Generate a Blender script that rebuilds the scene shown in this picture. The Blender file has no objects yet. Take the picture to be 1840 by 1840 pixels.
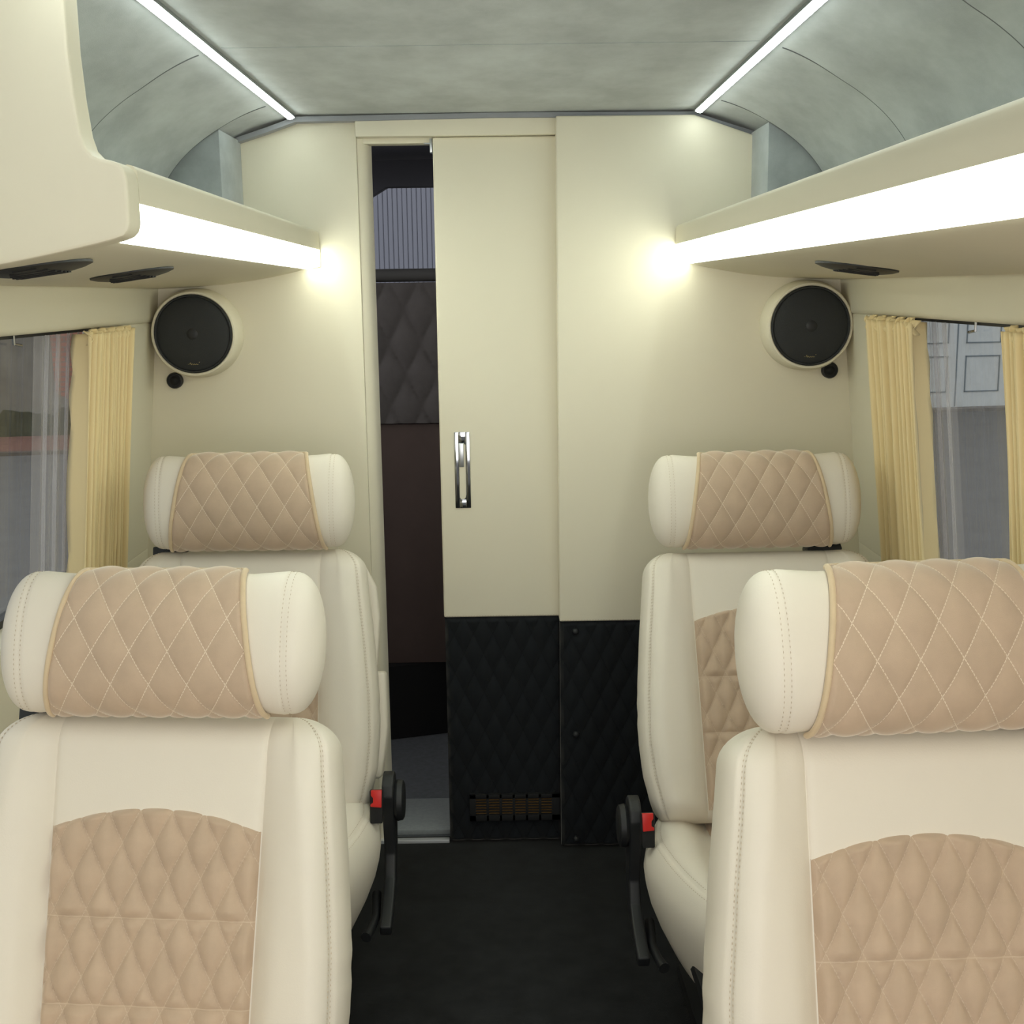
import bpy, bmesh, math, random
import numpy as np
from mathutils import Matrix, Vector
random.seed(4)
SC = bpy.context.scene
COL = SC.collection
PI = math.pi

# ------------------------------------------------------------------ camera
yaw, pitch, roll = (math.radians(v) for v in (-0.2412, 10.309, -0.8))
fwd = Vector((-math.sin(yaw)*math.cos(pitch), math.cos(yaw)*math.cos(pitch), -math.sin(pitch)))
rt = Vector((math.cos(yaw), math.sin(yaw), 0)); up = rt.cross(fwd)
r2 = rt*math.cos(roll) + up*math.sin(roll); u2 = -rt*math.sin(roll) + up*math.cos(roll)
cam_d = bpy.data.cameras.new('camera'); cam = bpy.data.objects.new('camera', cam_d); COL.objects.link(cam)
cam.matrix_world = Matrix(((r2.x, u2.x, -fwd.x, 0.016), (r2.y, u2.y, -fwd.y, 0.0), (r2.z, u2.z, -fwd.z, 1.44), (0, 0, 0, 1)))
cam_d.sensor_width = 36; cam_d.lens = 2200/1840*36; cam_d.clip_start = 0.02; cam_d.clip_end = 200
SC.camera = cam

# ------------------------------------------------------------------ world, lights, exposure
W = bpy.data.worlds.new('sky'); SC.world = W; W.use_nodes = True
W.node_tree.nodes['Background'].inputs[0].default_value = (1.0, 0.99, 0.97, 1)
W.node_tree.nodes['Background'].inputs[1].default_value = 1.15
LED_BIG, LED_THIN = 12.0, 18.0
LED_COL = (0.94, 1.0, 0.86, 1)

def area(name, loc, rot, sx, sy, power, col):
    l = bpy.data.lights.new(name, 'AREA'); l.shape = 'RECTANGLE'; l.size = sx; l.size_y = sy; l.energy = power; l.color = col
    o = bpy.data.objects.new(name, l); COL.objects.link(o); o.location = loc; o.rotation_euler = rot
    return o
# added fill light behind the camera, standing in for daylight and flash
area('rear_fill_light', (0.05, -0.45, 1.20), (math.radians(94), 0, 0), 1.2, 0.8, 11.5, (1.0, 0.94, 0.925))
SC.view_settings.view_transform = 'Standard'; SC.view_settings.look = 'None'
SC.view_settings.exposure = 0.0; SC.view_settings.gamma = 1.0; SC.view_settings.use_curve_mapping = False

# ------------------------------------------------------------------ materials
def s2l(c):
    return tuple((v/255/12.92 if v/255 <= .04045 else ((v/255+.055)/1.055)**2.4) for v in c) + (1,)

def mat(name, rgb, rough=0.6, metal=0.0, noise=0.0, nscale=8.0, bump=0.0, bscale=200.0, sheen=0.0, spec=0.5, dist=0.002, stretch=None, coat=0.0):
    m = bpy.data.materials.new(name); m.use_nodes = True
    nt = m.node_tree; N = nt.nodes; L = nt.links; b = N['Principled BSDF']
    c = s2l(rgb)
    b.inputs['Base Color'].default_value = c
    b.inputs['Roughness'].default_value = rough; b.inputs['Metallic'].default_value = metal
    b.inputs['Specular IOR Level'].default_value = spec
    b.inputs['Coat Weight'].default_value = coat
    if sheen:
        b.inputs['Sheen Weight'].default_value = sheen; b.inputs['Sheen Roughness'].default_value = 0.4
        b.inputs['Sheen Tint'].default_value = (1, .95, .85, 1)
    tc = N.new('ShaderNodeTexCoord')
    src = tc.outputs['Object']
    if stretch:
        mp = N.new('ShaderNodeMapping'); mp.inputs['Scale'].default_value = stretch
        L.new(src, mp.inputs[0]); src2 = mp.outputs[0]
    else:
        src2 = src
    if noise:
        n = N.new('ShaderNodeTexNoise'); n.inputs['Scale'].default_value = nscale; n.inputs['Detail'].default_value = 6
        n.inputs['Roughness'].default_value = 0.62
        L.new(src2, n.inputs['Vector'])
        r = N.new('ShaderNodeMapRange'); r.inputs['From Min'].default_value = .3; r.inputs['From Max'].default_value = .7
        r.inputs['To Min'].default_value = 1-noise; r.inputs['To Max'].default_value = 1+noise
        L.new(n.outputs['Fac'], r.inputs['Value'])
        mx = N.new('ShaderNodeVectorMath'); mx.operation = 'SCALE'; mx.inputs[0].default_value = c[:3]
        L.new(r.outputs[0], mx.inputs['Scale']); L.new(mx.outputs[0], b.inputs['Base Color'])
    if bump:
        n2 = N.new('ShaderNodeTexNoise'); n2.inputs['Scale'].default_value = bscale; n2.inputs['Detail'].default_value = 3
        L.new(src, n2.inputs['Vector'])
        bp = N.new('ShaderNodeBump'); bp.inputs['Strength'].default_value = bump; bp.inputs['Distance'].default_value = dist
        L.new(n2.outputs['Fac'], bp.inputs['Height']); L.new(bp.outputs[0], b.inputs['Normal'])
    return m

def emis(name, col, s):
    m = bpy.data.materials.new(name); m.use_nodes = True
    b = m.node_tree.nodes['Principled BSDF']
    b.inputs['Base Color'].default_value = (.8, .8, .8, 1)
    b.inputs['Emission Color'].default_value = col; b.inputs['Emission Strength'].default_value = s
    return m

def velour(name, rgb, thread, w, h, tw=0.013, sheen=0.9, seams=()):
    """diamond quilted cloth; UV holds metres, threads run along the two families of diagonals"""
    m = mat(name, rgb, rough=.85, sheen=sheen, noise=.07, nscale=22, bump=.25, bscale=900, spec=.2, dist=.0006)
    nt = m.node_tree; N = nt.nodes; L = nt.links; b = N['Principled BSDF']
    uv = N.new('ShaderNodeUVMap'); sp = N.new('ShaderNodeSeparateXYZ'); L.new(uv.outputs[0], sp.inputs[0])
    def M(op, a, bb=None, c=None):
        n = N.new('ShaderNodeMath'); n.operation = op
        for i, v in enumerate((a, bb, c)):
            if v is None: continue
            if isinstance(v, (int, float)): n.inputs[i].default_value = v
            else: L.new(v, n.inputs[i])
        return n.outputs[0]
    xw = M('DIVIDE', sp.outputs[0], w); yh = M('DIVIDE', sp.outputs[1], h)
    A = M('ADD', xw, yh); B = M('SUBTRACT', xw, yh)
    def line(q, o):
        d = M('PINGPONG', q, 0.5)
        on = M('LESS_THAN', d, tw)
        f = M('FRACT', M('MULTIPLY', o, 11.0)); dash = M('GREATER_THAN', f, 0.22)
        return M('MULTIPLY', on, dash)
    k = M('MAXIMUM', line(A, B), line(B, A))
    for s in seams:
        k = M('MAXIMUM', k, M('LESS_THAN', M('ABSOLUTE', M('SUBTRACT', sp.outputs[1], s)), 0.0007))
    mx = N.new('ShaderNodeMix'); mx.data_type = 'RGBA'
    old = b.inputs['Base Color'].links[0].from_socket
    L.new(k, mx.inputs[0]); L.new(old, mx.inputs[6]); mx.inputs[7].default_value = s2l(thread)
    L.new(mx.outputs[2], b.inputs['Base Color'])
    return m

CREAM = mat('cream_leatherette', (229, 222, 200), rough=.55, noise=.012, nscale=3, bump=.12, bscale=650, spec=.35, dist=.0004)
SEATL = mat('cream_seat_leather', (231, 223, 208), rough=.5, noise=.02, nscale=5, bump=.25, bscale=420, spec=.4, dist=.0006)
DW, DH = .0445, .089
VEL = velour('beige_quilted_velour', (196, 173, 150), (208, 188, 164), DW, DH, seams=(.257, .143))
HW, HH = .0540, .086
VELH = velour('beige_quilted_velour_headrest', (196, 173, 150), (230, 214, 192), HW, HH)
PIPE = mat('beige_velour_piping', (214, 192, 158), rough=.8, sheen=.5, noise=.04, nscale=60)
THREAD = mat('tan_thread', (198, 182, 158), rough=.7)
SUEDE = mat('grey_suede', (166, 173, 174), rough=.9, sheen=.3, noise=.2, nscale=9, bump=.15, bscale=500, spec=.15, stretch=(1, .55, 1))
GAPLN = mat('dark_grey_gap_line', (104, 107, 108), rough=.9)
SUEDE_D = mat('grey_suede_trim', (150, 152, 156), rough=.9, sheen=.2, noise=.06, nscale=14)
BLKQ = velour('black_quilted_velour', (24, 27, 31), (10, 11, 13), .0497, .104, tw=.010, sheen=.4)
CARPET = mat('black_carpet', (33, 35, 37), rough=.97, noise=.35, nscale=14, bump=.6, bscale=700, spec=.1, sheen=.12)
GREYCARPET = mat('grey_cab_carpet', (118, 122, 128), rough=.97, noise=.1, nscale=60, bump=.5, bscale=800, spec=.1)
BLKPL = mat('black_plastic', (30, 32, 34), rough=.5, bump=.15, bscale=900)
BLKDP = mat('deep_black_plastic', (14, 15, 16), rough=.7)  # deeper black and rougher than the other plastic
RED = mat('red_buckle_plastic', (214, 40, 34), rough=.4)
CHROME = mat('chrome', (168, 172, 174), rough=.08, metal=1)
STEEL = mat('zinc_plated_steel', (190, 195, 195), rough=.3, metal=1)
BRASS = mat('brass_heating_fins', (186, 146, 92), rough=.35, metal=1)
CURT = mat('pale_yellow_curtain_cloth', (240, 220, 170), rough=.75, noise=.03, nscale=12, sheen=.2, stretch=(1, 1, .1))
LEDB = emis('shelf_led_lens', LED_COL, LED_BIG)
LEDT = emis('ceiling_led_lens', (0.90, 1.0, 0.95, 1), LED_THIN)
GOLD = mat('gold_print', (196, 178, 120), rough=.5)
GRILLE = mat('black_speaker_mesh', (20, 25, 28), rough=.42, bump=.7, bscale=1500, spec=.55, dist=.001)
TUFT = mat('charcoal_tufted_cloth', (112, 108, 108), rough=.8, noise=.08, nscale=30, sheen=.2)
BROWN = mat('dark_brown_cabinet_board', (98, 82, 78), rough=.6, noise=.1, nscale=6)
CABDK = mat('dark_cab_plastic', (84, 86, 96), rough=.7)
CABBLK = mat('black_cab_lining', (20, 20, 22), rough=.9)
CONC = mat('weathered_concrete_render', (128, 124, 116), rough=.95, noise=.35, nscale=1.6, bump=.3, bscale=30)
ASPH = mat('grey_asphalt', (106, 105, 106), rough=.95, noise=.12, nscale=3.5, bump=.5, bscale=60)
PAVE = mat('red_paving', (132, 92, 84), rough=.95, noise=.2, nscale=7)
MOSS = mat('dark_moss', (62, 66, 50), rough=1, noise=.4, nscale=9)
DOORBL = mat('pale_blue_painted_wood', (216, 219, 220), rough=.6, noise=.07, nscale=6)
DOORLN = mat('darker_door_moulding', (120, 132, 142), rough=.8)  # mouldings and leaf joint, darker than the door colour
JAMB = mat('brown_door_jamb', (112, 94, 82), rough=.9, noise=.2, nscale=4)

def brick():
    m = mat('red_brickwork', (172, 100, 82), rough=.95); nt = m.node_tree; N = nt.nodes; L = nt.links
    tc = N.new('ShaderNodeTexCoord'); mp = N.new('ShaderNodeMapping'); mp.inputs['Rotation'].default_value = (PI/2, 0, 0)
    bt = N.new('ShaderNodeTexBrick'); L.new(tc.outputs['Object'], mp.inputs[0]); L.new(mp.outputs[0], bt.inputs[0])
    bt.inputs['Color1'].default_value = s2l((178, 106, 88)); bt.inputs['Color2'].default_value = s2l((160, 92, 76)); bt.inputs['Mortar'].default_value = s2l((118, 112, 104))
    bt.inputs['Scale'].default_value = 1; bt.inputs['Brick Width'].default_value = .24; bt.inputs['Row Height'].default_value = .075; bt.inputs['Mortar Size'].default_value = .009
    L.new(bt.outputs[0], N['Principled BSDF'].inputs['Base Color']); return m
BRICK = brick()

def ribbed():
    m = mat('blue_grey_ribbed_steel', (120, 125, 140), rough=.5); return m
RIB = ribbed()

def glass():
    m = bpy.data.materials.new('tinted_window_glass'); m.use_nodes = True; nt = m.node_tree; N = nt.nodes; L = nt.links
    N.remove(N['Principled BSDF']); o = N['Material Output']
    t = N.new('ShaderNodeBsdfTransparent'); t.inputs[0].default_value = (.80, .83, .84, 1)
    g = N.new('ShaderNodeBsdfGlossy'); g.inputs['Roughness'].default_value = .02; g.inputs[0].default_value = (1, 1, 1, 1)
    lw = N.new('ShaderNodeLayerWeight'); lw.inputs[0].default_value = .5
    pw_ = N.new('ShaderNodeMath'); pw_.operation = 'POWER'; pw_.inputs[1].default_value = 5; L.new(lw.outputs['Facing'], pw_.inputs[0])
    f = N.new('ShaderNodeMath'); f.operation = 'MULTIPLY_ADD'; f.inputs[1].default_value = .5; f.inputs[2].default_value = .02; L.new(pw_.outputs[0], f.inputs[0])
    mx = N.new('ShaderNodeMixShader'); L.new(f.outputs[0], mx.inputs[0]); L.new(t.outputs[0], mx.inputs[1]); L.new(g.outputs[0], mx.inputs[2]); L.new(mx.outputs[0], o.inputs[0])
    return m
GLASS = glass()

def sheer():
    m = bpy.data.materials.new('sheer_white_voile'); m.use_nodes = True; nt = m.node_tree; N = nt.nodes; L = nt.links
    N.remove(N['Principled BSDF']); o = N['Material Output']
    t = N.new('ShaderNodeBsdfTransparent'); d = N.new('ShaderNodeBsdfDiffuse'); d.inputs[0].default_value = (.62, .60, .62, 1)
    lw = N.new('ShaderNodeLayerWeight'); lw.inputs[0].default_value = .35
    mr = N.new('ShaderNodeMapRange'); mr.inputs['To Min'].default_value = .18; mr.inputs['To Max'].default_value = .55
    L.new(lw.outputs['Facing'], mr.inputs[0])
    mx = N.new('ShaderNodeMixShader'); L.new(mr.outputs[0], mx.inputs[0]); L.new(t.outputs[0], mx.inputs[1]); L.new(d.outputs[0], mx.inputs[2]); L.new(mx.outputs[0], o.inputs[0])
    return m
SHEER = sheer()

# ------------------------------------------------------------------ mesh helpers
class MB:
    def __init__(s): s.v = []; s.f = []; s.uv = None
    def add(s, V, F):
        o = len(s.v); s.v += [tuple(map(float, p)) for p in V]; s.f += [tuple(i+o for i in f) for f in F]; return s
    def box(s, x0, x1, y0, y1, z0, z1):
        V = [(x, y, z) for x in (x0, x1) for y in (y0, y1) for z in (z0, z1)]
        return s.add(V, [(0, 1, 3, 2), (4, 6, 7, 5), (0, 4, 5, 1), (2, 3, 7, 6), (0, 2, 6, 4), (1, 5, 7, 3)])
    def grid(s, P, closed=False):
        nv, nu = len(P), len(P[0]); V = [p for r in P for p in r]; F = []
        for j in range(nv-1):
            for i in range(nu if closed else nu-1):
                a = j*nu+i; b = j*nu+(i+1) % nu
                F.append((a, b, b+nu, a+nu))
        return s.add(V, F)
    def prism(s, poly, d0, d1, plane='xz'):
        """polygon in a plane, run along the third axis"""
        def q(a, b, d):
            return {'xz': (a, d, b), 'xy': (a, b, d), 'yz': (d, a, b)}[plane]
        n = len(poly); V = [q(a, b, d0) for a, b in poly] + [q(a, b, d1) for a, b in poly]
        return s.add(V, [(i, (i+1) % n, (i+1) % n+n, i+n) for i in range(n)] + [tuple(range(n))[::-1], tuple(range(n, 2*n))])
    def tube(s, path, r, n=8, cap=True):
        path = [Vector(p) for p in path]; rings = []; nrm = None
        for i, p in enumerate(path):
            t = (path[min(i+1, len(path)-1)]-path[max(i-1, 0)]).normalized()
            if nrm is None:
                nrm = t.orthogonal().normalized()
            else:
                nrm = (nrm-t*nrm.dot(t)).normalized()
            b = t.cross(nrm); rr = r[i] if isinstance(r, (list, tuple)) else r
            rings.append([p+(nrm*math.cos(a)+b*math.sin(a))*rr for a in [2*PI*k/n for k in range(n)]])
        o = len(s.v); s.grid(rings, closed=True)
        if cap:
            m = len(path); s.f.append(tuple(o+k for k in range(n))[::-1]); s.f.append(tuple(o+(m-1)*n+k for k in range(n)))
        return s
    def lathe(s, prof, c, axis='y', n=48):
        """profile of (radius, height) turned about an axis through c"""
        R = []
        for r, h in prof:
            ring = []
            for k in range(n):
                a = 2*PI*k/n; ca, sa = r*math.cos(a), r*math.sin(a)
                ring.append({'y': (c[0]+ca, c[1]+h, c[2]+sa), 'z': (c[0]+ca, c[1]+sa, c[2]+h), 'x': (c[0]+h, c[1]+ca, c[2]+sa)}[axis])
            R.append(ring)
        return s.grid(R, closed=True)
    def dashes(s, path, ln=.0042, gap=.0026, r=.0007):
        path = [Vector(p) for p in path]; d = 0; nxt = 0
        for a, b in zip(path[:-1], path[1:]):
            L = (b-a).length
            if L < 1e-7: continue
            t = (b-a)/L; n = t.orthogonal().normalized(); m = t.cross(n)
            while nxt < d+L:
                p = a+t*(nxt-d); q = p+t*ln; c = (p+q)/2
                V = [p, q, c+n*r, c-n*r, c+m*r, c-m*r]
                s.add(V, [(0, 2, 4), (0, 4, 3), (0, 3, 5), (0, 5, 2), (1, 4, 2), (1, 3, 4), (1, 5, 3), (1, 2, 5)])
                nxt += ln+gap
            d += L
        return s
    def mesh(s, name, m, smooth=True, bevel=0, seg=2, angle=40, uvs=None, merge=True, sub=0):
        me = bpy.data.meshes.new(name); me.from_pydata(s.v, [], s.f)
        if uvs is not None:
            ul = me.uv_layers.new(name='UVMap'); vi = np.empty(len(me.loops), dtype=np.int32); me.loops.foreach_get('vertex_index', vi)
            ul.data.foreach_set('uv', np.asarray(uvs, dtype=np.float32)[vi].ravel())
        bm = bmesh.new(); bm.from_mesh(me)
        if merge: bmesh.ops.remove_doubles(bm, verts=bm.verts, dist=1e-6)
        bmesh.ops.recalc_face_normals(bm, faces=bm.faces)
        if bevel:
            es = [e for e in bm.edges if len(e.link_faces) == 2 and e.calc_face_angle() > math.radians(28)]
            bmesh.ops.bevel(bm, geom=es, offset=bevel, segments=seg, affect='EDGES', profile=.6, clamp_overlap=True)
        for f in bm.faces: f.smooth = smooth
        if smooth:
            for e in bm.edges:
                if len(e.link_faces) == 2 and e.calc_face_angle() > math.radians(angle): e.smooth = False
        bm.to_mesh(me); bm.free(); me.materials.append(m); me.name = name
        return me

def link(name, data, parent=None, loc=(0, 0, 0), rot=(0, 0, 0), **tags):
    o = bpy.data.objects.new(name, data); COL.objects.link(o); o.parent = parent; o.location = loc; o.rotation_euler = rot
    for k, v in tags.items():
        if v: o[k] = v
    return o
def obj(name, mb, m, parent=None, loc=(0, 0, 0), rot=(0, 0, 0), tags=None, **kw):
    return link(name, mb.mesh(name, m, **kw), parent, loc, rot, **(tags or {}))
def T(label, category, group=None): return dict(label=label, category=category, group=group)
ST = dict(kind='structure')
def crom(P, n):
    P = np.asarray(P, float); out = []
    Q = np.vstack([2*P[0]-P[1], P, 2*P[-1]-P[-2]])
    for i in range(1, len(Q)-2):
        for k in range(n):
            t = k/n; a, b, c, d = Q[i-1], Q[i], Q[i+1], Q[i+2]
            out.append(.5*((2*b)+(c-a)*t+(2*a-5*b+4*c-d)*t*t+(3*b-a-3*c+d)*t**3))
    out.append(P[-1]); return np.array(out)
def interp(x, xs, ys): return float(np.interp(x, xs, ys))

# ================================================================== STRUCTURE
YP = 3.04          # front of the partition
YB = -0.62         # rear edge of the cabin shell
obj('floor', MB().box(-1.0, 1.0, YB, 3.075, -.06, 0), CARPET, tags=ST, smooth=False)
obj('floor_cab', MB().box(-1.0, 1.0, 3.075, 5.3, -.06, -.004), GREYCARPET, tags=ST, smooth=False).name = 'floor'

# ceiling: flat suede centre with stepped cove panels at both sides
ceil = obj('ceiling', MB().prism([(-.475, 1.852), (.475, 1.852), (.475, 1.89), (-.475, 1.89)], YB, YP+.02), SUEDE, tags=ST, smooth=False)
COVE = [(.47, 1.8495), (.52, 1.838), (.57, 1.8215), (.615, 1.800), (.655, 1.774), (.690, 1.745), (.718, 1.714), (.741, 1.680), (.762, 1.640), (.790, 1.570), (.822, 1.492)]
cv = crom(COVE, 5)
def cove(sgn, y0, y1, off, pts=cv):
    tn = np.gradient(pts, axis=0); nm = np.stack([-tn[:, 1], tn[:, 0]], 1); nm /= np.linalg.norm(nm, axis=1)[:, None]
    nm = -nm if nm[0][1] > 0 else nm       # point down and inwards
    w = np.clip(np.arange(len(pts))/16, 0, 1)[:, None]; w = w*w*(3-2*w)
    A = pts+nm*off*w; B = pts-nm*.03
    poly = [(sgn*a, b) for a, b in A]+[(sgn*a, b) for a, b in B[::-1]]
    return MB().prism(poly, y0, y1)
for sg in (-1, 1):
    for y0, y1, off in ((YB, 1.6, .027), (1.6015, 2.2, .018), (2.2015, 2.8, .009), (2.8015, YP+.02, -.004)):
        obj('cove_panel', cove(sg, y0, y1, off), SUEDE, ceil, angle=50)
        if y1 < 3:
            tn = np.gradient(cv, axis=0); nm = np.stack([tn[:, 1], -tn[:, 0]], 1); nm /= np.linalg.norm(nm, axis=1)[:, None]
            ww = np.clip(np.arange(len(cv))/16, 0, 1)[:, None]; ww = ww*ww*(3-2*ww); Q = cv+nm*(off-.0015)*ww
            obj('cove_gap_line', MB().tube([(sg*a, y1+.0022, b) for a, b in Q[3:]], .0018, 6), GAPLN, ceil)  # tube added to draw the dark gap line between cove panels
    # corner column covered in suede
    poly = [(sg*.607, 1.500), (sg*.607, 1.797), (sg*.648, 1.772), (sg*.689, 1.742), (sg*.722, 1.706), (sg*.742, 1.676), (sg*.775, 1.606), (sg*.812, 1.50)]
    obj('corner_column', MB().prism(poly, 2.812, YP), SUEDE, ceil, bevel=.004)
# a fine seam across the flat centre
obj('seam', MB().box(-.46, .46, 2.2, 2.2015, 1.8512, 1.8525), SUEDE, ceil, smooth=False)

# side walls (they lean out slightly towards the floor)
def XW(z, d=0.0): return .839+(1.36-z)*.1+d
def side_wall(sg):
    m = MB()
    def slab(y0, y1, z0, z1, d0=0, d1=.10, n=3):
        zs = [z0+(z1-z0)*k/n for k in range(n+1)]
        m.prism([(sg*XW(z, d0), z) for z in zs]+[(sg*XW(z, d1), z) for z in zs[::-1]], y0, y1)
    slab(YB, YP+.05, 0, .815); slab(YB, YP+.05, 1.372, 1.475, d0=-.004); slab(2.80, YP+.05, .8, 1.375); slab(YB, 1.30, .8, 1.375)
    slab(YB, YP+.05, 1.474, 1.9, d0=.02)
    return m
for sg, nm in ((-1, 'left'), (1, 'right')):
    w = obj('wall_'+nm, side_wall(sg), CREAM, tags=ST, bevel=.012, seg=3, merge=False)
    wn = link('window_%d' % (1 if sg < 0 else 2), None, loc=(sg*.9, 2.1, 1.1), kind='structure')
    g = MB(); g.prism([(sg*XW(z, .070), z) for z in (.79, 1.1, 1.40)]+[(sg*XW(z, .074), z) for z in (1.40, 1.1, .79)], 1.29, 2.84)
    gl = obj('window_pane', g, GLASS, wn, smooth=False); gl.location = (-sg*.9, -2.1, -1.1)
    fr = MB()
    fr.prism([(sg*XW(z, .060), z) for z in (.80, .83)]+[(sg*XW(z, .085), z) for z in (.83, .80)], 1.29, 2.84)
    fr.prism([(sg*XW(z, .060), z) for z in (1.362, 1.40)]+[(sg*XW(z, .085), z) for z in (1.40, 1.362)], 1.29, 2.84)
    f = obj('window_frame', fr, BLKPL, wn, smooth=False); f.location = (-sg*.9, -2.1, -1.1)
    cl = MB().tube([(sg*.895, 2.30, 1.375), (sg*.895, 2.30, 1.352), (sg*.895, 2.335, 1.348)], .003, 6)  # small chrome hook added for the glint at the top of the pane
    c = obj('window_glint', cl, CHROME, wn); c.location = (-sg*.9, -2.1, -1.1)

# partition at the front: cream left section with the jamb
pw = MB()
pw.prism([(-1.0, 0), (-.331, 0), (-.331, 1.845), (-.475, 1.845), (-.616, 1.80), (-.83, 1.70), (-1.0, 1.5)], YP, YP+.045)
wf = obj('wall_front', pw, CREAM, tags=ST, bevel=.004, merge=False)
jm = MB().prism([(-.3305, YP+.006), (-.316, YP+.012), (-.308, YP+.03), (-.303, YP+.075), (-.335, YP+.075)], 0, 1.80, 'xy')
obj('door_jamb', jm, CREAM, wf, angle=60)
t1 = obj('trim_1', MB().box(-.331, .1455, YP-.022, YP+.03, 1.8005, 1.842), CREAM, tags=ST, bevel=.004)
obj('trim_2', MB().box(-.3305, .14, YP+.012, YP+.06, 1.788, 1.803), CREAM, tags=ST, bevel=.002)
gt = MB()
for sg in (-1, 1):
    P = [(0, 1.8515), (.47, 1.8475), (.54, 1.824), (.618, 1.800)]; Q = [(x, z-.0125) for x, z in P]
    P = [(sg*x, z) for x, z in P]; Q = [(sg*x, z) for x, z in Q]
    gt.prism(P+Q[::-1], YP-.032, YP+.004)
obj('trim_3', gt, SUEDE_D, tags=ST, bevel=.002)

# quilted black sheet: height field on a vertical plane facing -y
def puff(a, b, p=.45):
    return (abs(math.sin(PI*a))*abs(math.sin(PI*b)))**p
def quilt_plane(x0, x1, z0, z1, y, w, h, amp, step=.0045, holes=None):
    nx = int((x1-x0)/step); nz = int((z1-z0)/step); P = []; uv = []
    for j in range(nz+1):
        r = []
        for i in range(nx+1):
            x = x0+(x1-x0)*i/nx; z = z0+(z1-z0)*j/nz
            e = min(1, min(x-x0, x1-x, z-z0, z1-z)/.008)
            k = puff(x/w+z/h, x/w-z/h)*amp
            if holes:
                for hx, hz in holes: k *= min(1, math.hypot(x-hx, z-hz)/.03)
            r.append((x, y-e*(.004+k), z)); uv.append((x, z))
        P.append(r)
    m = MB().grid(P); n0 = len(m.v); m.box(x0, x1, y-.0002, y+.012, z0, z1); uv += [(0.01, 0.01)]*8
    return m, uv

# sliding door
dr = link('door_1', None, loc=(0, YP, 0), kind='structure')
obj('door_core', MB().box(-.146, .16, .004, .032, 0.002, 1.80), BLKPL, dr, smooth=False)
ds = MB().box(-.149, .16, -.006, .012, .6155, 1.7995)
obj('door_panel', ds, CREAM, dr, bevel=.006, seg=3)
m, uv = quilt_plane(-.147, .15, .004, .6155, .001, .0497, .104, .010)
obj('lower_panel', m, BLKQ, dr, uvs=uv, merge=False, angle=60, tags=dict(label='black diamond-quilted lower panel'))
obj('stitching', MB().dashes([(-.143, -.0065, .6195), (.15, -.0065, .6195)], .004, .003, .0007), THREAD, dr)
# flush pull
hp = MB(); hx, hz0, hz1 = -.0935, .9005, 1.0925
for b in ((hx-.0195, hx-.009, hz0, hz1), (hx+.009, hx+.0195, hz0, hz1), (hx-.009, hx+.009, hz1-.026, hz1), (hx-.009, hx+.009, hz0, hz0+.020)):
    hp.box(b[0], b[1], -.0085, -.0055, b[2], b[3])
hd = obj('door_handle', hp, CHROME, dr, merge=False, bevel=.0006)
cup = MB().grid([[(hx-.009+.018*i/8, -.0075+.010*math.sin(PI*i/8)*(1 if 0 < j < 10 else 0), hz0+.02+(.146)*j/10) for i in range(9)] for j in range(11)])
obj('handle_recess', cup, mat('chrome_dark_reflection', (95, 100, 108), rough=.12, metal=1), hd)  # recess metal darkened to stand for the dark reflection in the chrome
obj('handle_latch', MB().box(hx-.0085, hx+.004, -.0085, -.005, hz1-.088, hz1-.028), STEEL, hd, bevel=.0012)
obj('handle_hook', MB().box(hx-.0085, hx+.0085, -.0095, -.0065, hz0+.019, hz0+.022), CHROME, hd, bevel=.0005)
br = MB().box(-.156, -.1505, -.002, .03, 1.765, 1.797); br.box(-.170, -.152, .008, .022, 1.786, 1.7885)
obj('hanger_bracket', br, STEEL, dr, bevel=.0005)
# heater grille low on the door
vr = MB(); vx0, vx1, vz0, vz1 = -.093, .144, .066, .139
nb = 6; cw = .0272; pit = .0343; xs = [vx0+.0165+k*pit for k in range(nb)]
vr.box(vx0, vx1, -.012, -.008, vz1-.011, vz1); vr.box(vx0, vx1, -.012, -.008, vz0, vz0+.016)
edges = [vx0]+[v for x in xs for v in (x, x+cw)]+[vx1]
for a, b in zip(edges[0::2], edges[1::2]): vr.box(a, b, -.012, -.008, vz0, vz1)
vg = obj('vent_grille', vr, BLKDP, dr, loc=(0, -.0075, 0), bevel=.0008, merge=False)
obj('vent_backing', MB().box(vx0, vx1, -.0078, .004, vz0, vz1), BLKDP, vg, smooth=False)
for x in xs:
    sl = MB()
    for k in range(6):
        z = vz0+.020+k*.0075; sl.box(x, x+cw, -.0105, -.0080, z, z+.0022)
    obj('vent_slats', sl, BRASS, vg, smooth=False, merge=False, tags=dict(label='row of brass slats'))
obj('trim_4', MB().box(-.332, -.149, YP-.006, YP+.010, -.002, .009), mat('bright_aluminium_sill', (235, 238, 240), rough=.45, metal=.6), tags=dict(kind='structure'), bevel=.001)

# fixed partition panel to the right
pp = link('partition_panel', None, loc=(0, 3.0, 0), **T('cream fixed wall panel right of the sliding door, black quilted below', 'wall panel'))
pc = MB().prism([(.1445, .612), (.95, .612), (.95, 1.5), (.80, 1.72), (.605, 1.792), (.47, 1.838), (.1445, 1.8395)], -.008, .075)
obj('upper_panel', pc, CREAM, pp, bevel=.005, seg=3)
BT = [(.1845, .586), (.1845, .312), (.1845, .025)]
m, uv = quilt_plane(.146, .93, .004, .612, .001, .0497, .104, .010, holes=BT)
obj('lower_panel', m, BLKQ, pp, uvs=uv, merge=False, angle=60, tags=dict(label='black diamond-quilted lower panel'))
obj('panel_core', MB().box(.146, .93, .014, .075, 0.002, .612), BLKDP, pp, smooth=False)
obj('stitching', MB().dashes([(.150, -.0085, .616), (.6, -.0085, .616)], .004, .003, .0007), THREAD, pp)
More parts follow.
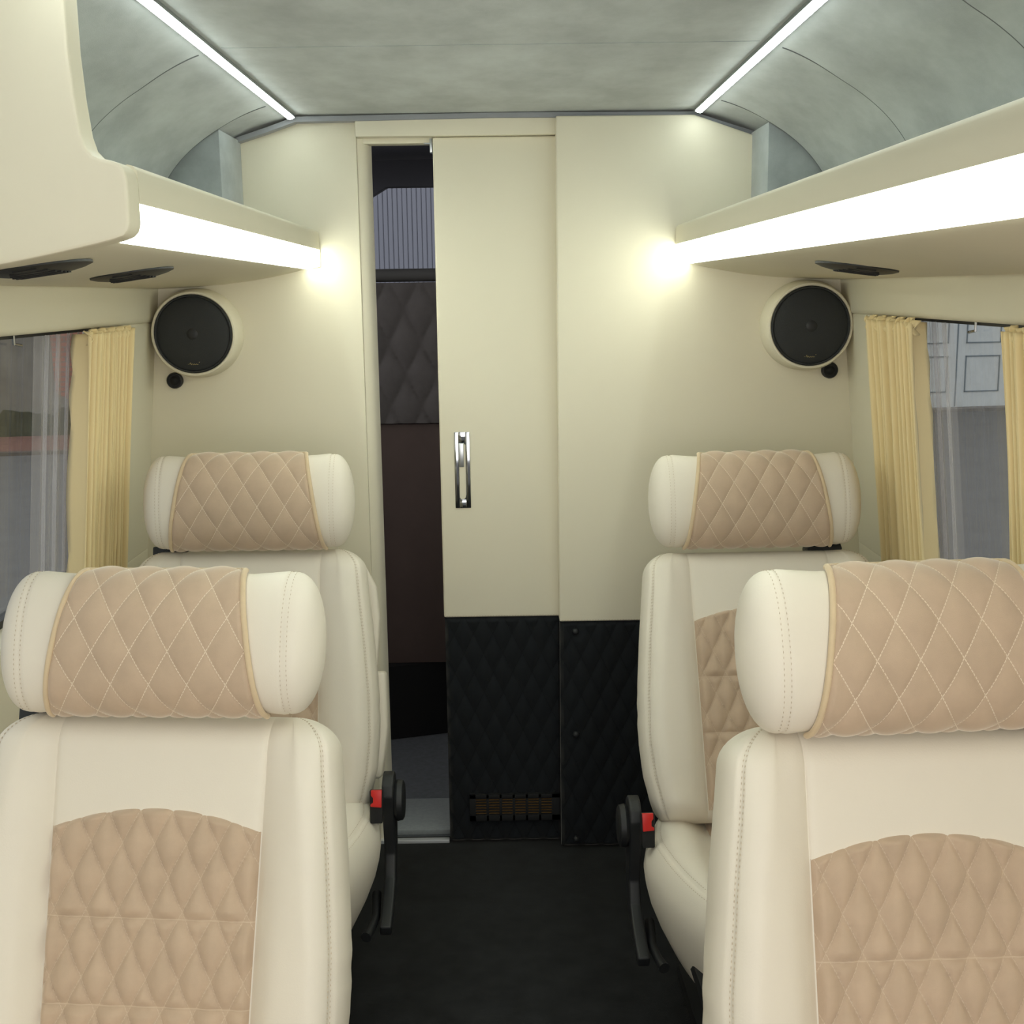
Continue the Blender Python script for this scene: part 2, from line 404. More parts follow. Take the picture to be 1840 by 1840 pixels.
for x, z in BT:
    obj('button', MB().lathe([(0, -.0150), (.004, -.0145), (.007, -.0125), (.0088, -.008), (.0088, .001)], (x, 0, z), 'y', 20), BLKPL, pp)

# ================================================================== LUGGAGE SHELVES
def shelf(sg, y0, y1, label):
    root = link('luggage_shelf', None, loc=(sg*.64, (y0+y1)/2, 1.5), **T(label, 'shelf', None))
    L = (-sg*.64, -(y0+y1)/2, -1.5)
    if sg < 0: root.rotation_euler.x = -.006; root.location.z += .0045
    lower = [(.4525, 1.4985), (.48, 1.4915), (.51, 1.4845), (.55, 1.4765), (.60, 1.4685), (.66, 1.4615), (.73, 1.4565), (.80, 1.4535), (.862, 1.452)]
    upper = [(.855, 1.505), (.60, 1.512), (.50, 1.520), (.462, 1.532), (.4555, 1.560), (.453, 1.578), (.448, 1.5855), (.441, 1.5875), (.434, 1.5855), (.4295, 1.579), (.4285, 1.556), (.4290, 1.5405), (.444, 1.5405), (.455, 1.512)]
    poly = [(sg*x, z) for x, z in lower+upper]
    obj('shelf_body', MB().prism(poly, y0, y1), CREAM, root, loc=L, angle=50)
    lens = [(.4300, 1.5395), (.4298, 1.528), (.4315, 1.517), (.4360, 1.5085), (.4430, 1.4995), (.4510, 1.4948), (.4570, 1.4940), (.4600, 1.4975), (.4590, 1.502), (.455, 1.512), (.444, 1.5395)]
    obj('light_lens', MB().prism([(sg*x, z) for x, z in lens], y0+.004, y1-.004), LEDB, root, loc=L, angle=60, tags=dict(label='glowing white light strip along the shelf edge'))
    ec = MB().prism([(sg*x, z) for x, z in [(.428, 1.589), (.428, 1.500), (.46, 1.4945), (.46, 1.589)]], y1-.004, y1-.0005)
    obj('end_cap', ec, CREAM, root, loc=L, bevel=.001)
    for yv in (1.665, 2.075) if sg < 0 else (2.06,):
        zc = 1.4685
        R = .068
        # frame turned to the slope of the underside
        sl = math.atan2(-.0175, .13)
        v = obj('air_vent', MB().lathe([(0, -.0085), (R*.35, -.0080), (R*.65, -.0062), (R*.85, -.0036), (R*.95, -.0012), (R, .000), (R, .003)], (0, 0, 0), 'z', 40), BLKPL, root,
                loc=(sg*.600-sg*.64, yv-(y0+y1)/2, zc-1.5-.0015), rot=(0, -sg*sl, 0))
        lv = MB()
        for k in range(-4, 5):
            hw = math.sqrt(max(0, (R*.9)**2-(k*.0135)**2)); zz = -.0085*(1-(k*.0135/R)**2); lv.box(-hw*.55, hw*.55, k*.0135-.004, k*.0135+.002, zz-.0012, zz+.002)
        obj('vent_louvres', lv, BLKDP, v, smooth=False, merge=False)
    return root
shelf(-1, 1.548, YP, 'cream overhead shelf on the left with glowing strip and two dark round vents')
shelf(1, YB+.02, 2.999, 'cream overhead shelf on the right with long glowing strip running out of frame')

# ceiling strips
for sg, y1, lab in ((-1, 2.99, 'thin glowing light strip at the left edge of the grey ceiling'), (1, 2.968, 'thin glowing light strip at the right edge of the grey ceiling')):
    root = link('ceiling_light_strip', None, loc=(sg*.478, 1.2, 1.848), **T(lab, 'light'))
    obj('diffuser', MB().prism([(-.0072, -.0075), (-.0040, -.0095), (.0040, -.0095), (.0072, -.0075), (.0072, .003), (-.0072, .003)], YB+.02-1.2, y1-1.2), LEDT, root, angle=60, rot=(0, sg*math.radians(10), 0))
    ch = MB().box(-.0092, -.0074, YB+.02-1.2, y1-1.2, -.0052, .004); ch.box(.0074, .0092, YB+.02-1.2, y1-1.2, -.0052, .004); ch.box(-.0092, .0092, y1-1.2, y1+.004-1.2, -.008, .004)
    obj('channel', ch, STEEL, root, smooth=False, merge=False, rot=(0, sg*math.radians(10), 0))

# upright end panel of the overhead unit, left near the camera
cp = [(-.486, 1.862), (-.4862, 1.79), (-.4860, 1.7225), (-.483, 1.67), (-.4785, 1.628), (-.4735, 1.611), (-.466, 1.6025), (-.456, 1.5985), (-.446, 1.5965), (-.4365, 1.593), (-.4300, 1.585),
      (-.4278, 1.573), (-.4278, 1.5467), (-.4279, 1.525), (-.4300, 1.5160), (-.436, 1.5090), (-.4486, 1.5048), (-.473, 1.4990), (-.5357, 1.4860), (-.6053, 1.4735), (-.70, 1.461), (-.80, 1.456), (-.834, 1.456), (-.834, 1.862)]
cp = [tuple(p) for p in cp]
obj('shelf_end_panel', MB().prism(cp, 1.498, 1.547), CREAM, tags=T('tall cream end panel of the overhead shelf, at the top left corner', 'panel'), bevel=.006, seg=4, angle=30)

# ================================================================== SPEAKERS
def speaker(x, y, z, label, sg):
    root = link('speaker', None, loc=(x, y, z), **T(label, 'speaker', 'round speakers in the upper corners'))
    obj('speaker_pod', MB().lathe([(0, 0), (.1060, 0), (.1078, -.008), (.1076, -.030), (.1055, -.055), (.1025, -.068), (.0995, -.0740), (.0960, -.0755), (.0940, -.074), (.0938, -.070), (0, -.068)], (0, 0, 0), 'y', 72), CREAM, root)
    gr = obj('speaker_grille', MB().lathe([(.0937, -.069), (.0932, -.0770), (.0912, -.0790), (.0885, -.0785), (.087, -.0762), (.075, -.0795), (.055, -.0820), (.03, -.0835), (0, -.084)], (0, 0, 0), 'y', 72), GRILLE, root)
    # gold script mark
    k = .0012
    pts = []
    for i in range(60):
        u = i/59
        px = -.011+.021*u; pz = -.0720+.0018*math.sin(u*26)*(1-.4*u)+(.0035*math.exp(-((u-.12)/.05)**2))
        pts.append((px, -.0812, pz))
    lg = MB().tube(pts, .00035, 5); lg.tube([(.0118, -.0812, -.0672), (.0134, -.0812, -.0668)], .0006, 5); lg.tube([(-.0150, -.0812, -.0715), (-.0135, -.0812, -.0715)], .0004, 5)
    obj('script_logo', lg, GOLD, gr)
    obj('dome_mark', MB().lathe([(.014, -.0834), (.012, -.0846), (.006, -.0856), (0, -.0858)], (0, 0, 0), 'y', 24), BLKPL, gr)
speaker(-.7290, YP, 1.3452, 'round black speaker in a cream pod high in the left front corner', -1)
speaker(.7395, 3.0-.008, 1.3452, 'round black speaker in a cream pod high in the right front corner', 1)
def tweeter(x, y, z, label):
    root = link('tweeter', None, loc=(x, y, z), **T(label, 'speaker', 'small round tweeters'))
    obj('tweeter_housing', MB().lathe([(0, 0), (.0195, 0), (.0200, -.010), (.0185, -.0135), (.0165, -.014), (.0155, -.0125)], (0, 0, 0), 'y', 32), BLKPL, root)
    obj('tweeter_dome', MB().lathe([(.0156, -.0125), (.011, -.012), (.008, -.0145), (.0045, -.0165), (0, -.0172)], (0, 0, 0), 'y', 32), BLKDP, root)
tweeter(-.7975, YP, 1.2300, 'small black round tweeter just below the left speaker')
tweeter(.8055, 3.0-.008, 1.2360, 'small black round tweeter just below the right speaker')

# ================================================================== CURTAINS
def curtain(sg, ya, yb, z0, z1, label, seed, wide_bottom=0.0, pleats=8):
    rnd = random.Random(seed)
    fr = [(pleats, .0200, rnd.random()*6), (pleats*1.73, .0065, rnd.random()*6), (pleats*.61, .004, rnd.random()*6)]
    root = link('curtain', None, loc=(sg*.86, (ya+yb)/2, z0), **T(label, 'curtain'))
    NU, NZ = 320, 40; P = []; zt = z1-.022
    def wob(u, amp=1.0, ph=0):
        # pleats packed with sharp valleys
        s = 0
        for f, a, p in fr:
            q = math.sin(2*PI*f*u+p+ph); s += a*(1-2*abs(q)**.8 if a > .005 else q)
        return s*amp
    for j in range(NZ+1):
        v = j/NZ; z = z0+(z1-.003-z0)*v; r = []
        for i in range(NU+1):
            u = i/NU
            y = ya+(yb-ya)*u+math.sin(v*3+u*7+seed)*.003+wide_bottom*(1-v)*(u-.5)
            x = XW(z, -.006)+wob(u+.006*math.sin(3*v+u*9), 1.0)
            r.append((sg*x-sg*.86, y-(ya+yb)/2, z-z0))
        P.append(r)
    me = MB().grid(P)
    c = obj('curtain_drape', me, CURT, root, angle=180)
    so = c.modifiers.new('thick', 'SOLIDIFY'); so.thickness = .0012
    # gathered, ruffled heading
    P = []
    for j in range(9):
        v = j/8; z = zt-.004+(z1-zt+.008)*v; r = []
        for i in range(161):
            u = i/160; bulge = math.sin(PI*v)
            y = ya+(yb-ya)*u+.004*math.sin(u*40+v*5)
            x = XW(z, -.017)+.005*math.sin(2*PI*(pleats*2.6*u+.5*v)+seed)+.004*math.sin(2*PI*(pleats*1.3*u-.7*v))-.004*bulge
            r.append((sg*x-sg*.86, y-(ya+yb)/2, z-z0+.003*math.sin(u*33+seed)))
        P.append(r)
    h = obj('curtain_heading', MB().grid(P), CURT, root, angle=180); so = h.modifiers.new('thick', 'SOLIDIFY'); so.thickness = .0015
    return root
curtain(-1, 2.485, 2.780, .80, 1.366, 'pale yellow pleated curtain at the left window beside the speaker', 3)
curtain(1, 2.415, 2.735, .80, 1.368, 'pale yellow pleated curtain at the right window beside the speaker', 5)
curtain(1, 1.70, 1.972, .80, 1.366, 'pale yellow pleated curtain cut by the right frame edge', 8)
def sheer_curtain(sg, ya, yb, label, seed):
    P = []
    for j in range(13):
        v = j/12; z = .80+.565*v; r = []
        for i in range(141):
            u = i/140; y = ya+(yb-ya)*u-.03*(1-v)*(1-u)*0
            x = XW(z, .030)+.0055*math.sin(2*PI*7*u+seed+.4*math.sin(3*v))+.003*math.sin(2*PI*15*u+1.3*seed)
            r.append((sg*x, y, z))
        P.append(r)
    o = obj('sheer_curtain', MB().grid(P), SHEER, tags=T(label, 'curtain'), angle=180)
sheer_curtain(-1, 2.35, 2.76, 'thin see-through white voile beside the left yellow curtain', 1)
sheer_curtain(1, 2.36, 2.75, 'thin see-through white voile beside the right yellow curtain', 2)

# ================================================================== SEATS
BL = .53
def WB(t): return interp(t, [0, .06, .13, .22, .34, .44, .50, .53], [.250, .263, .270, .268, .258, .247, .241, .236])
def bol(t): return interp(t, [0, .1, .3, .42, .50, .53], [.9, 1.05, 1.0, .8, .45, .25])
def half(t):
    w = WB(t); b = bol(t); g = .149-.007*(1-t/.53)
    return np.array([(0, 0), (.05, 0), (.10, .000), (g-.012, .000), (g-.003, -.0022), (g, -.0042), (g+.003, -.0015), (g+.014, .010*b), (g+.035, .026*b), (w-.048, .036*b), (w-.030, .032*b), (w-.019, .021*b+.001),
                     (w-.0162, .0138*b), (w-.0135, .010*b), (w-.007, .002*b), (w-.001, -.018), (w, -.045), (w-.004, -.078), (w-.016, -.102), (w-.045, -.116), (.10, -.120), (0, -.120)])
SI = 12     # control index of the outer bolster seam
def backrest_rows():
    rows = []; r0, r1 = .045, .048; TB = -.035; NMID = -.052
    for k in range(9):
        a = PI/2*(1-k/8); rows.append((TB+r0-r0*math.sin(a), math.cos(a), .040*(1-math.cos(a))))
    for k in range(1, 56): rows.append((TB+r0+(BL-r1-r0-TB)*k/56, 1, 0))
    for k in range(0, 11):
        a = PI/2*k/10; rows.append((BL-r1+r1*math.sin(a), math.cos(a), .060*(1-math.cos(a)**1.0)))
    out = []
    for t, k, dw in rows:
        H = crom(half(t), 4); w = WB(t); sc = (w-dw)/w
        X = H[:, 0]*np.where(H[:, 0] > .15, 1, 1); X = H[:, 0]-dw*np.clip((H[:, 0]-.15)/(w-.15), 0, 1)**1.5; Nn = NMID+(H[:, 1]-NMID)*k
        out.append((t, X, Nn))
    return out
ROWS = backrest_rows()
def mesh_backrest():
    P = []
    for t, X, Nn in ROWS:
        wr = .0008*math.sin(t*95+2*math.sin(t*31))*math.exp(-((t-.16)/.10)**2); w0 = max(X)
        X = np.where(X > w0-.02, X+wr*np.clip((X-w0+.02)/.02, 0, 1), X)
        right = [(x, -n, t) for x, n in zip(X, Nn)]; left = [(-x, -n, t) for x, n in zip(X[::-1], Nn[::-1])]
        P.append(right+left[1:-1])
    return MB().grid(P, closed=True).mesh('backrest', SEATL, angle=180)
def mesh_back_stitch():
    out = []
    for s in (-1, 1):
        m = MB(); out.append(m)
        for off in (-2.2, 2.2):
            path = []
            for t, X, Nn in ROWS[6:]:
                i = SI*4+off; a = int(math.floor(i)); f = i-a
                x = X[a]*(1-f)+X[a+1]*f; n = Nn[a]*(1-f)+Nn[a+1]*f; path.append((s*(x+.0004), -n-.0006, t))
            m.dashes(path)
    return [q.mesh('stitching', THREAD) for q in out]
SEAMS = (.257, .143)
def mesh_insert():
    NX, NT = 100, 170; P = []; uv = []
    for j in range(NT+1):
        r = []
        for i in range(NX+1):
            u = 2*i/NX-1
            top = .3755+.0285*(1-abs(u)**2.0)
            t = -.01+(top+.01)*j/NT; hw = .149-.007*(1-t/.53)-.001; x = u*hw
            e = min(1, min(hw-abs(x), top-t)/.007); e = max(e, 0)**.6
            k = puff(x/DW+t/DH, x/DW-t/DH)
            for s in SEAMS: k *= min(1, (abs(t-s)/.012))**.45
            n = -.003+e*(.0035+.0120*k)
            r.append((x, -n, t)); uv.append((x, t))
        P.append(r)
    return MB().grid(P).mesh('quilted_insert', VEL, angle=180, uvs=uv, merge=False)
# headrest
def hsec(th, s=1.0, off=0.0):
    """section of the headrest: th=0 faces forward, 90 deg is the top"""
    c, q = math.cos(th), math.sin(th)
    an, at = .064*s+off, .101*s+off
    n = math.copysign(abs(c)**.88, c)*an; t = math.copysign(abs(q)**.90, q)*at
    return n-.10*t*0, t
def hs(x):
    x = abs(x)
    if x < .184: return interp(x, [0, .10, .125, .152, .174, .184], [.955, .955, .948, .968, .988, .975])
    q = (x-.184)/.0430; return .978*max(0, 1-q**2.3)**(1/2.0)
def mesh_headrest():
    xs = list(np.linspace(0, .174, 22))+[.1785, .181, .184, .187]+[.184+.0430*math.sin(a) for a in np.linspace(.12, PI/2, 14)]
    xs = [-x for x in xs[:0:-1]]+xs; P = []
    for x in xs:
        s = hs(x)-(.012 if abs(abs(x)-.181) < .0012 else 0); s = max(s, 0)
        P.append([(x, -hsec(th, s)[0], hsec(th, s)[1]) for th in np.linspace(0, 2*PI, 72, endpoint=False)])
    return MB().grid(P, closed=True).mesh('headrest', SEATL, angle=180)
TH0, TH1 = math.radians(-88), math.radians(91)
def hcw(f): return .155-.042*f**1.1          # half width of the cover, bottom to top
def mesh_cover():
    NX, NT = 110, 110; P = []; uv = []; arc = [0]; prev = None
    ths = np.linspace(TH0, TH1, NT+1)
    for th in ths:
        p = hsec(th, .955)
        if prev is not None: arc.append(arc[-1]+math.dist(p, prev))
        prev = p
    for j, th in enumerate(ths):
        f = arc[j]/arc[-1]; r = []; w = hcw(f)
        for i in range(NX+1):
            x = (2*i/NX-1)*w; e = max(0, min(1, min(w-abs(x), (arc[-1]-arc[j]))/.008))**.6
            k = puff(x/HW+arc[j]/HH+.25, x/HW-arc[j]/HH-.25)
            n, t = hsec(th, hs(x)*1.0, e*(.0040+.0055*k)+.0012); r.append((x, -n, t)); uv.append((x, arc[j]+.25*HH))
        P.append(r)
    m = MB().grid(P).mesh('quilted_cover', VELH, angle=180, uvs=uv, merge=False)
    # piping along sides and top
    path = []
    def pt(th, f, s): n, t = hsec(th, hs(hcw(f)), .0045); return (s*hcw(f), -n, t)
    for j in range(0, NT-3, 3): path.append(pt(ths[j], arc[j]/arc[-1], -1))
    n1, t1 = hsec(TH1, .955, .005)
    w = hcw(1.0)
    for k in range(0, 13):
        x = -w+.012+(2*w-.024)*k/12; path.append((x, -n1, t1))
    for j in list(range(0, NT-3, 3))[::-1]: path.append(pt(ths[j], arc[j]/arc[-1], 1))
    pm = MB().tube(crom(path, 3), .0042, 8).mesh('piping', PIPE, angle=180)
    return m, pm
def mesh_head_stitch():
    out = []
    for s in (-1, 1):
        m = MB(); out.append(m)
        for x in (.1800, .1885):
            m.dashes([(s*x, -hsec(th, hs(x)+.004)[0], hsec(th, hs(x)+.004)[1]) for th in np.linspace(-1.3, 1.9, 60)], .004, .0026, .0006)
    return [q.mesh('stitching', THREAD) for q in out]
# cushion, front points to -y; back at y=+.02
def plan(a, grow=0.0):
    """outline of the cushion: a runs round from back right over the front to back left"""
    n = 3.0; rx, ry = .284+grow, .52+grow
    c, q = math.cos(a), math.sin(a)          # a in [0, pi]
    x = math.copysign(abs(c)**(2/2.5), c)*rx; y = -abs(q)**(2/2.3)*ry
    if y > -.16: x *= 1-.17*((y+.16)/.16)**1.5
    return x, y
def mesh_cushion():
    A = np.linspace(0, PI, 90); P = []
    rings = [(-.062, .200), (-.052, .215), (-.030, .260), (-.012, .305), (-.002, .345), (.002, .375), (-.002, .400), (-.012, .421), (-.022, .4330), (-.0255, .4345), (-.0290, .4355), (-.034, .4415)]
    for g, z in rings:
        r = []
        for a in A:
            x, y = plan(a, g); fy = abs(y)/.52
            r.append((x, y+.09, z-.02*fy**3*(z < .30)-.018*fy**4))
        P.append(r)
    for k in range(1, 31):
        f = 1-k/30; r = []
        for a in A:
            x, y = plan(a, -.034); x *= f; y *= f; fy = abs(y)/.52; ax = abs(x)
            z = .408+.050/(1+math.exp(-(ax-.168)/.014))-.0045*math.exp(-((ax-.142)/.004)**2)
            z = z*(1-f**9)+.4415*f**9
            r.append((x, y+.09, z-.018*fy**4))
        P.append(r)
    m = MB().grid(P)
    return m.mesh('seat_cushion', SEATL, angle=180)
def mesh_cushion_insert():
    P = []; uv = []
    for j in range(111):
        r = []
        for i in range(81):
            x = -.138+.276*i/80; y = .07-.47*j/110; e = max(0, min(1, min(.138-abs(x), .40+y)/.008))**.6
            z = .4095-.018*(abs(y-.09)/.52)**4+e*(.002+.006*puff(x/DW+y/DH, x/DW-y/DH)); r.append((x, y, z)); uv.append((x, y+1.0))
        P.append(r)
    return MB().grid(P).mesh('cushion_insert', VEL, angle=180, uvs=uv, merge=False)
def mesh_cushion_stitch():
    m = MB()
    for g, z in ((-.0190, .4315), (-.0320, .4400)):
        path = []
        for a in np.linspace(0.05, PI-.05, 90):
            x, y = plan(a, g); path.append((x, y+.09, z+.0008-.018*(abs(y)/.52)**4))
        m.dashes(path)
    return m.mesh('stitching', THREAD)
M_BACK, M_BST, M_INS = mesh_backrest(), mesh_back_stitch(), mesh_insert()
M_HEAD, M_HST = mesh_headrest(), mesh_head_stitch(); M_COV, M_PIP = mesh_cover()
M_CUS, M_CIN, M_CST = mesh_cushion(), mesh_cushion_insert(), mesh_cushion_stitch()

def mesh_recliner(s):
    """black side cover: rounded head at the hinge and a bar running down and forwards (s: +1 means on the +x side)"""
    out = [(-.036, .465), (-.026, .488), (-.004, .500), (.022, .500), (.042, .486), (.050, .46), (.048, .40), (.036, .34), (.020, .29), (-.01, .258), (-.06, .240), (-.15, .222), (-.156, .244), (-.08, .266), (-.035, .290), (-.014, .33), (-.026, .40)]
    return MB().prism([(y, z) for y, z in out], s*.280, s*.304, 'yz').mesh('recliner_cover', BLKPL, bevel=.005, seg=3)
def mesh_knob(s): return MB().lathe([(0, 0), (.040, 0), (.043, s*.006), (.041, s*.016), (.036, s*.019), (0, s*.018)], (s*.304, .010, .440), 'x', 36).mesh('recliner_knob', BLKPL, angle=35)
def mesh_buckle(s):
    m = MB().prism([(-.0125, -.045), (.0125, -.045), (.0135, .022), (-.0135, .022)], -.008, .008); return m.mesh('buckle_housing', BLKDP, bevel=.003)
def mesh_button(s):
    m = MB().prism([(-.011, -.010), (.011, -.012), (.012, .023), (-.010, .023), (-.010, .012), (-.006, .008), (-.006, -.002), (-.011, -.005)] if s > 0 else
                   [(.011, -.010), (-.011, -.012), (-.012, .023), (.010, .023), (.010, .012), (.006, .008), (.006, -.002), (.011, -.005)], -.0125, -.004)
    return m.mesh('release_button', RED, bevel=.0015)
def mesh_pedestal():
    m = MB().box(-.19, .19, -.33, .06, .0, .035); m.box(-.16, .16, -.30, .03, .03, .19); m.box(-.215, -.18, -.36, .08, .185, .215); m.box(.18, .215, -.36, .08, .185, .215)
    return m.mesh('pedestal', BLKDP, bevel=.006)
def mesh_lever(s):
    return MB().tube([(s*.262, -.02, .245), (s*.268, -.10, .235), (s*.262, -.14, .232), (s*.255, -.17, .230)], [.010, .009, .009, .011], 10).mesh('height_lever', BLKPL)
def mesh_bracket(s):
    m = MB().prism([(-.05, -.03), (.02, -.03), (.026, -.005), (.022, .012), (-.05, .008)], .01, .055); return m.mesh('headrest_bracket', BLKPL, bevel=.004)
PED = mesh_pedestal(); SIDE = {s: (mesh_recliner(s), mesh_knob(s), mesh_buckle(s), mesh_button(s), mesh_lever(s), mesh_bracket(s)) for s in (-1, 1)}
def mesh_rear_panel():
    m = MB().prism([(-.255, .27), (.255, .27), (.262, .38), (.254, .45), (.225, .505), (-.225, .505), (-.254, .45), (-.262, .38)], .112, .150)
    m.prism([(-.264, .03), (.264, .03), (.278, .14), (.274, .262), (-.274, .262), (-.278, .14)], .112, .172)
    return m.mesh('rear_panel', SEATL, bevel=.012, seg=4, angle=40, merge=False)

def seat(x, y, zh, yaw, rec, side, hgap, label, arm=False, cush=0.0, htilt=0.0, sway=0.0, hyaw=0.0, buck=0, hscale=1, cscale=1, hdx=0):
    """side: +1 puts the recliner and buckle on the +x side (left hand seats), -1 on the other"""
    root = link('passenger_seat', None, loc=(x, y, 0), rot=(0, 0, math.radians(yaw)), **T(label, 'seat', 'cream reclining passenger seats'))
    R = (-math.radians(rec), math.radians(sway), 0)
    b = link('backrest', M_BACK, root, (0, 0, zh), R)
    link('quilted_insert', M_INS, b, label='beige diamond-quilted velour insert'); [link('stitching', q, b) for q in M_BST]
    if arm: link('rear_panel', mesh_rear_panel(), b)
    hc = BL+hgap; a = math.radians(rec)
    hx = math.sin(math.radians(sway))*hc+hdx
    h = link('headrest', M_HEAD, root, (hx, hc*math.sin(a)-.022*math.cos(a)+.025, zh+hc*math.cos(a)+.0), (-math.radians(rec+htilt), 0, math.radians(hyaw)))
    cvv = link('quilted_cover', M_COV, h, label='beige diamond-quilted velour cover'); pip = link('piping', M_PIP, h)
    cvv.scale.x = pip.scale.x = cscale/hscale; h.scale.x = hscale; [link('stitching', q, h) for q in M_HST]
    c = link('seat_cushion', M_CUS, root, (0, 0, cush)); link('quilted_insert', M_CIN, c, label='beige diamond-quilted velour insert'); link('stitching', M_CST, c)
    rc, kn, bu, bt, lv, bk = SIDE[side]
    q = link('recliner_cover', rc, root, (0, 0, cush)); link('recliner_knob', kn, q)
    q = link('belt_buckle', bu, root, (side*.272, -.055, .425+buck), (math.radians(-12), 0, 0), ); link('release_button', bt, q, label='red release button')
    link('height_lever', lv, root, (0, 0, cush)); link('pedestal', PED, root)
    link('headrest_bracket', bk, root, (-side*.165, hc*math.sin(a)*.86+.02, zh+(BL-.005)*math.cos(a)), (-math.radians(rec), 0, 0 if side > 0 else PI*0))
    return root
def place(topx, topy, topz, rec, yaw, side, hgap, label, **k):
    a = math.radians(rec); w = math.radians(yaw); d = BL*math.sin(a)
    return seat(topx+math.sin(w)*d, topy-math.cos(w)*d, topz-BL*math.cos(a), yaw, rec, side, hgap, label, **k)
place(-.475, 1.630, .864, 19, -4, 1, .100, 'cream seat nearest on the left, its backrest filling the lower left corner', cush=-.05, htilt=2, sway=1, hscale=1.0, cscale=.98, hdx=-.006)
place(.506, 1.415, .910, 17, 4, -1, .096, 'cream seat nearest on the right, cut by the right frame edge', cush=-.05, htilt=2, cscale=.97, sway=1.5)
place(-.530, 2.540, .907, 15, 0, 1, .100, 'cream seat on the left beside the open doorway, behind the nearer seat', arm=True, cush=-.047, htilt=0, hscale=.98, cscale=1.05, buck=-.005)
place(.548, 2.540, .895, 25, 1.5, -1, .103, 'cream seat on the right in front of the black quilted panel', cush=-.068, htilt=-6, buck=-.022, cscale=1.01)

# ================================================================== CAB BEYOND THE DOOR
cab = MB(); cab.box(-1.0, -.96, 3.09, 5.3, 0, 1.1); cab.box(.96, 1.0, 3.09, 5.3, 0, 1.1); cab.box(-1.0, -.96, 3.09, 3.3, 1.1, 2.1); cab.box(.96, 1.0, 3.09, 3.3, 1.1, 2.1); cab.box(-1, 1, 3.09, 5.3, 2.06, 2.1)
cab.box(-1, 1, 5.26, 5.3, 0, 1.30)
obj('wall_cab', cab, CABBLK, tags=ST, smooth=False, merge=False)
# windscreen header with a cut corner
wh = MB().prism([(-1, 2.08), (1, 2.08), (1, 1.788), (-.378, 1.788), (-.52, 1.705), (-.60, 1.30), (-1, 1.30)], 4.30, 4.36)
obj('trim_5', wh, CABDK, tags=ST, bevel=.004)
P = []
for j in range(17):
    a = PI*2*j/16; P.append([(-.9+1.8*i/20, 3.95+.16*math.cos(a), 1.905+.060*math.sin(a)-.05*((-.9+1.8*i/20+.1)**2)) for i in range(21)])
obj('overhead_console', MB().grid(P), CABDK, tags=T('dark curved roof console at the top of the doorway', 'console'), angle=180)
cb = link('cab_cabinet', None, loc=(-.3, 3.85, 0), **T('dark cabinet behind the doorway, tufted grey above and brown below', 'cabinet'))
TP = []; uvx = []
for j in range(91):
    r = []
    for i in range(121):
        x = -.62+.9*i/120; z = 1.03+.435*j/90; w_, h_ = .098, .20
        k = puff(x/w_+z/h_+.1, x/w_-z/h_-.1, .5); r.append((x+.3, -.004-.018*k, z))
    TP.append(r)
obj('tufted_panel', MB().grid(TP).box(-.32, .58, 0, .03, 1.03, 1.465), TUFT, cb, angle=180, merge=False)
obj('top_rail', MB().tube([(-.34, .0, 1.487), (.60, .0, 1.487)], .020, 16), mat('grey_padded_rail', (92, 92, 92), rough=.7), cb)
obj('brown_panel', MB().box(-.34, .58, -.004, .03, .245, 1.027), BROWN, cb, bevel=.003)
obj('base', MB().prism([(-.36, -.13), (.60, .16), (.60, .3), (-.36, .3)], -.002, .244, 'xy'), CABBLK, cb, smooth=False)
obj('step_mat', MB().box(-.6, .1, 3.09, 3.30, -.003, .012), mat('light_grey_step_carpet', (150, 156, 158), rough=.95, noise=.08, nscale=80), tags=T('light grey carpeted step just inside the doorway', 'carpet'), bevel=.003)

# ================================================================== OUTSIDE
obj('ground', MB().box(-30, 30, -20, 40, -.75, -.70), ASPH, tags=ST, smooth=False)
ang = math.atan2(.15284, .98825)
def onwall(name, mb, m, tags=None, parent=None, **kw):
    if parent is None: return obj(name, mb, m, loc=(0, 19.77, 0), rot=(0, 0, ang), tags=tags, **kw)
    return obj(name, mb, m, parent, tags=tags, **kw)
wl = onwall('street_wall', MB().box(-24, -2.6, 0, .3, -.70, 3.6), CONC, T('weathered grey building wall with a brick patch, outside the left window', 'wall'), smooth=False)
onwall('street_wall', MB().box(9.1, 24, 0, .3, -.70, 4), CONC, T('grey building wall right of the pale blue door, hidden by the right curtain', 'wall'), smooth=False)
onwall('street_wall', MB().box(1.6, 6.3, 0, .3, -.70, 4), CONC, T('grey building wall between the ribbed gate and the pale blue door', 'wall'), smooth=False)
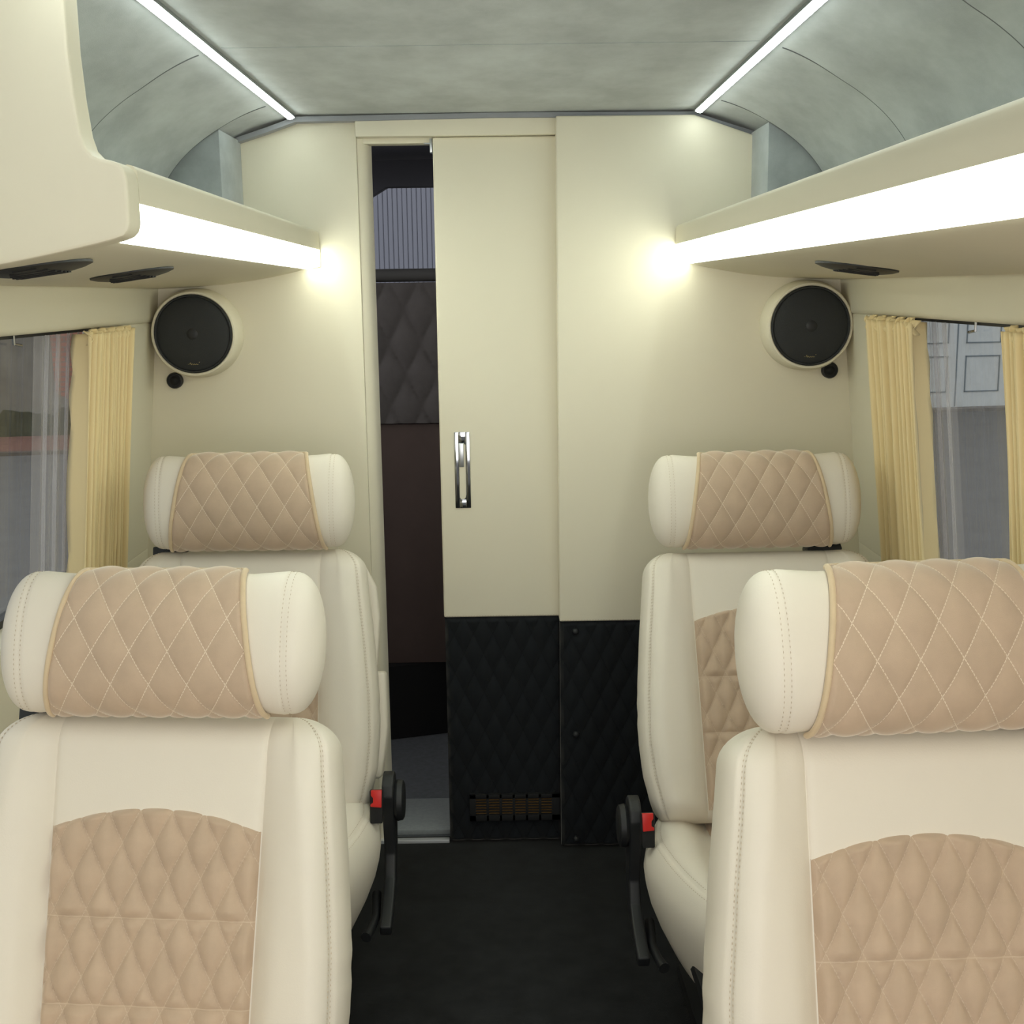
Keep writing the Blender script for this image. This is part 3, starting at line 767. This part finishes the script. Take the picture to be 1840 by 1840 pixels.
onwall('brick_patch', MB().prism([(-6.95, 2.2), (-6.90, -.02), (-6.72, -.12), (-6.3, -.10), (-5.2, -.08), (-5.2, 2.2)], -.03, 0), BRICK, None, wl, smooth=False)
ms = []; rnd = random.Random(2)
top = [(-12+.12*i, -.42+.16*rnd.random()+.03*math.sin(i*.9)) for i in range(80)]
onwall('moss_band', MB().prism([(-12, -.70)]+top+[(-2.6, -.70)], -.05, 0), MOSS, None, wl, smooth=False)
onwall('sidewalk', MB().box(-24, -2.6, -1.95, 0, -.71, -.66), PAVE, ST, smooth=False)
onwall('kerb', MB().box(-24, -2.6, -2.12, -1.95, -.71, -.655), mat('dark_kerb_stone', (96, 88, 84), rough=.95, noise=.2, nscale=5), ST, smooth=False)
rg = MB(); x = -2.6
prof = []
while x < 1.6:
    prof += [(x, 0), (x+.058, 0), (x+.061, .02), (x+.072, .02)]; x += .075
rg.prism(prof+[(x, .05), (-2.6, .05)], -.72, 4.2, 'xy')
onwall('ribbed_gate', rg, RIB, T('blue-grey ribbed metal gate seen through the windscreen', 'gate'), smooth=False)
dw = onwall('wooden_door', MB().box(6.32, 8.79, 0.005, .10, -.66, 2.2), DOORBL, T('pale blue panelled double door across the street, right window', 'door'), smooth=False)
for x0, x1 in ((6.5, 6.95), (7.15, 7.66), (7.98, 8.62)):
    for z0, z1 in ((.43, .95), (-.40, .22)):
        f = MB()
        for b in ((x0, x1, z1-.02, z1), (x0, x1, z0, z0+.02), (x0, x0+.02, z0, z1), (x1-.02, x1, z0, z1)): f.box(b[0], b[1], -.007, 0.006, b[2], b[3])
        onwall('door_moulding', f, DOORLN, None, dw, merge=False, smooth=False)
onwall('door_gap', MB().box(7.81, 7.835, 0.001, 0.006, -.64, 2.2), DOORLN, None, dw, smooth=False)
onwall('door_post', MB().box(8.81, 9.08, -.02, .1, -.70, 2.4), JAMB, T('brown post at the edge of the pale blue door', 'post'), smooth=False)
onwall('doorstep', MB().box(6.2, 9.2, -.35, -.025, -.71, -.65), mat('grey_doorstep', (128, 124, 122), rough=.95, noise=.2, nscale=6), T('low grey doorstep under the pale blue door', 'step'), smooth=False)
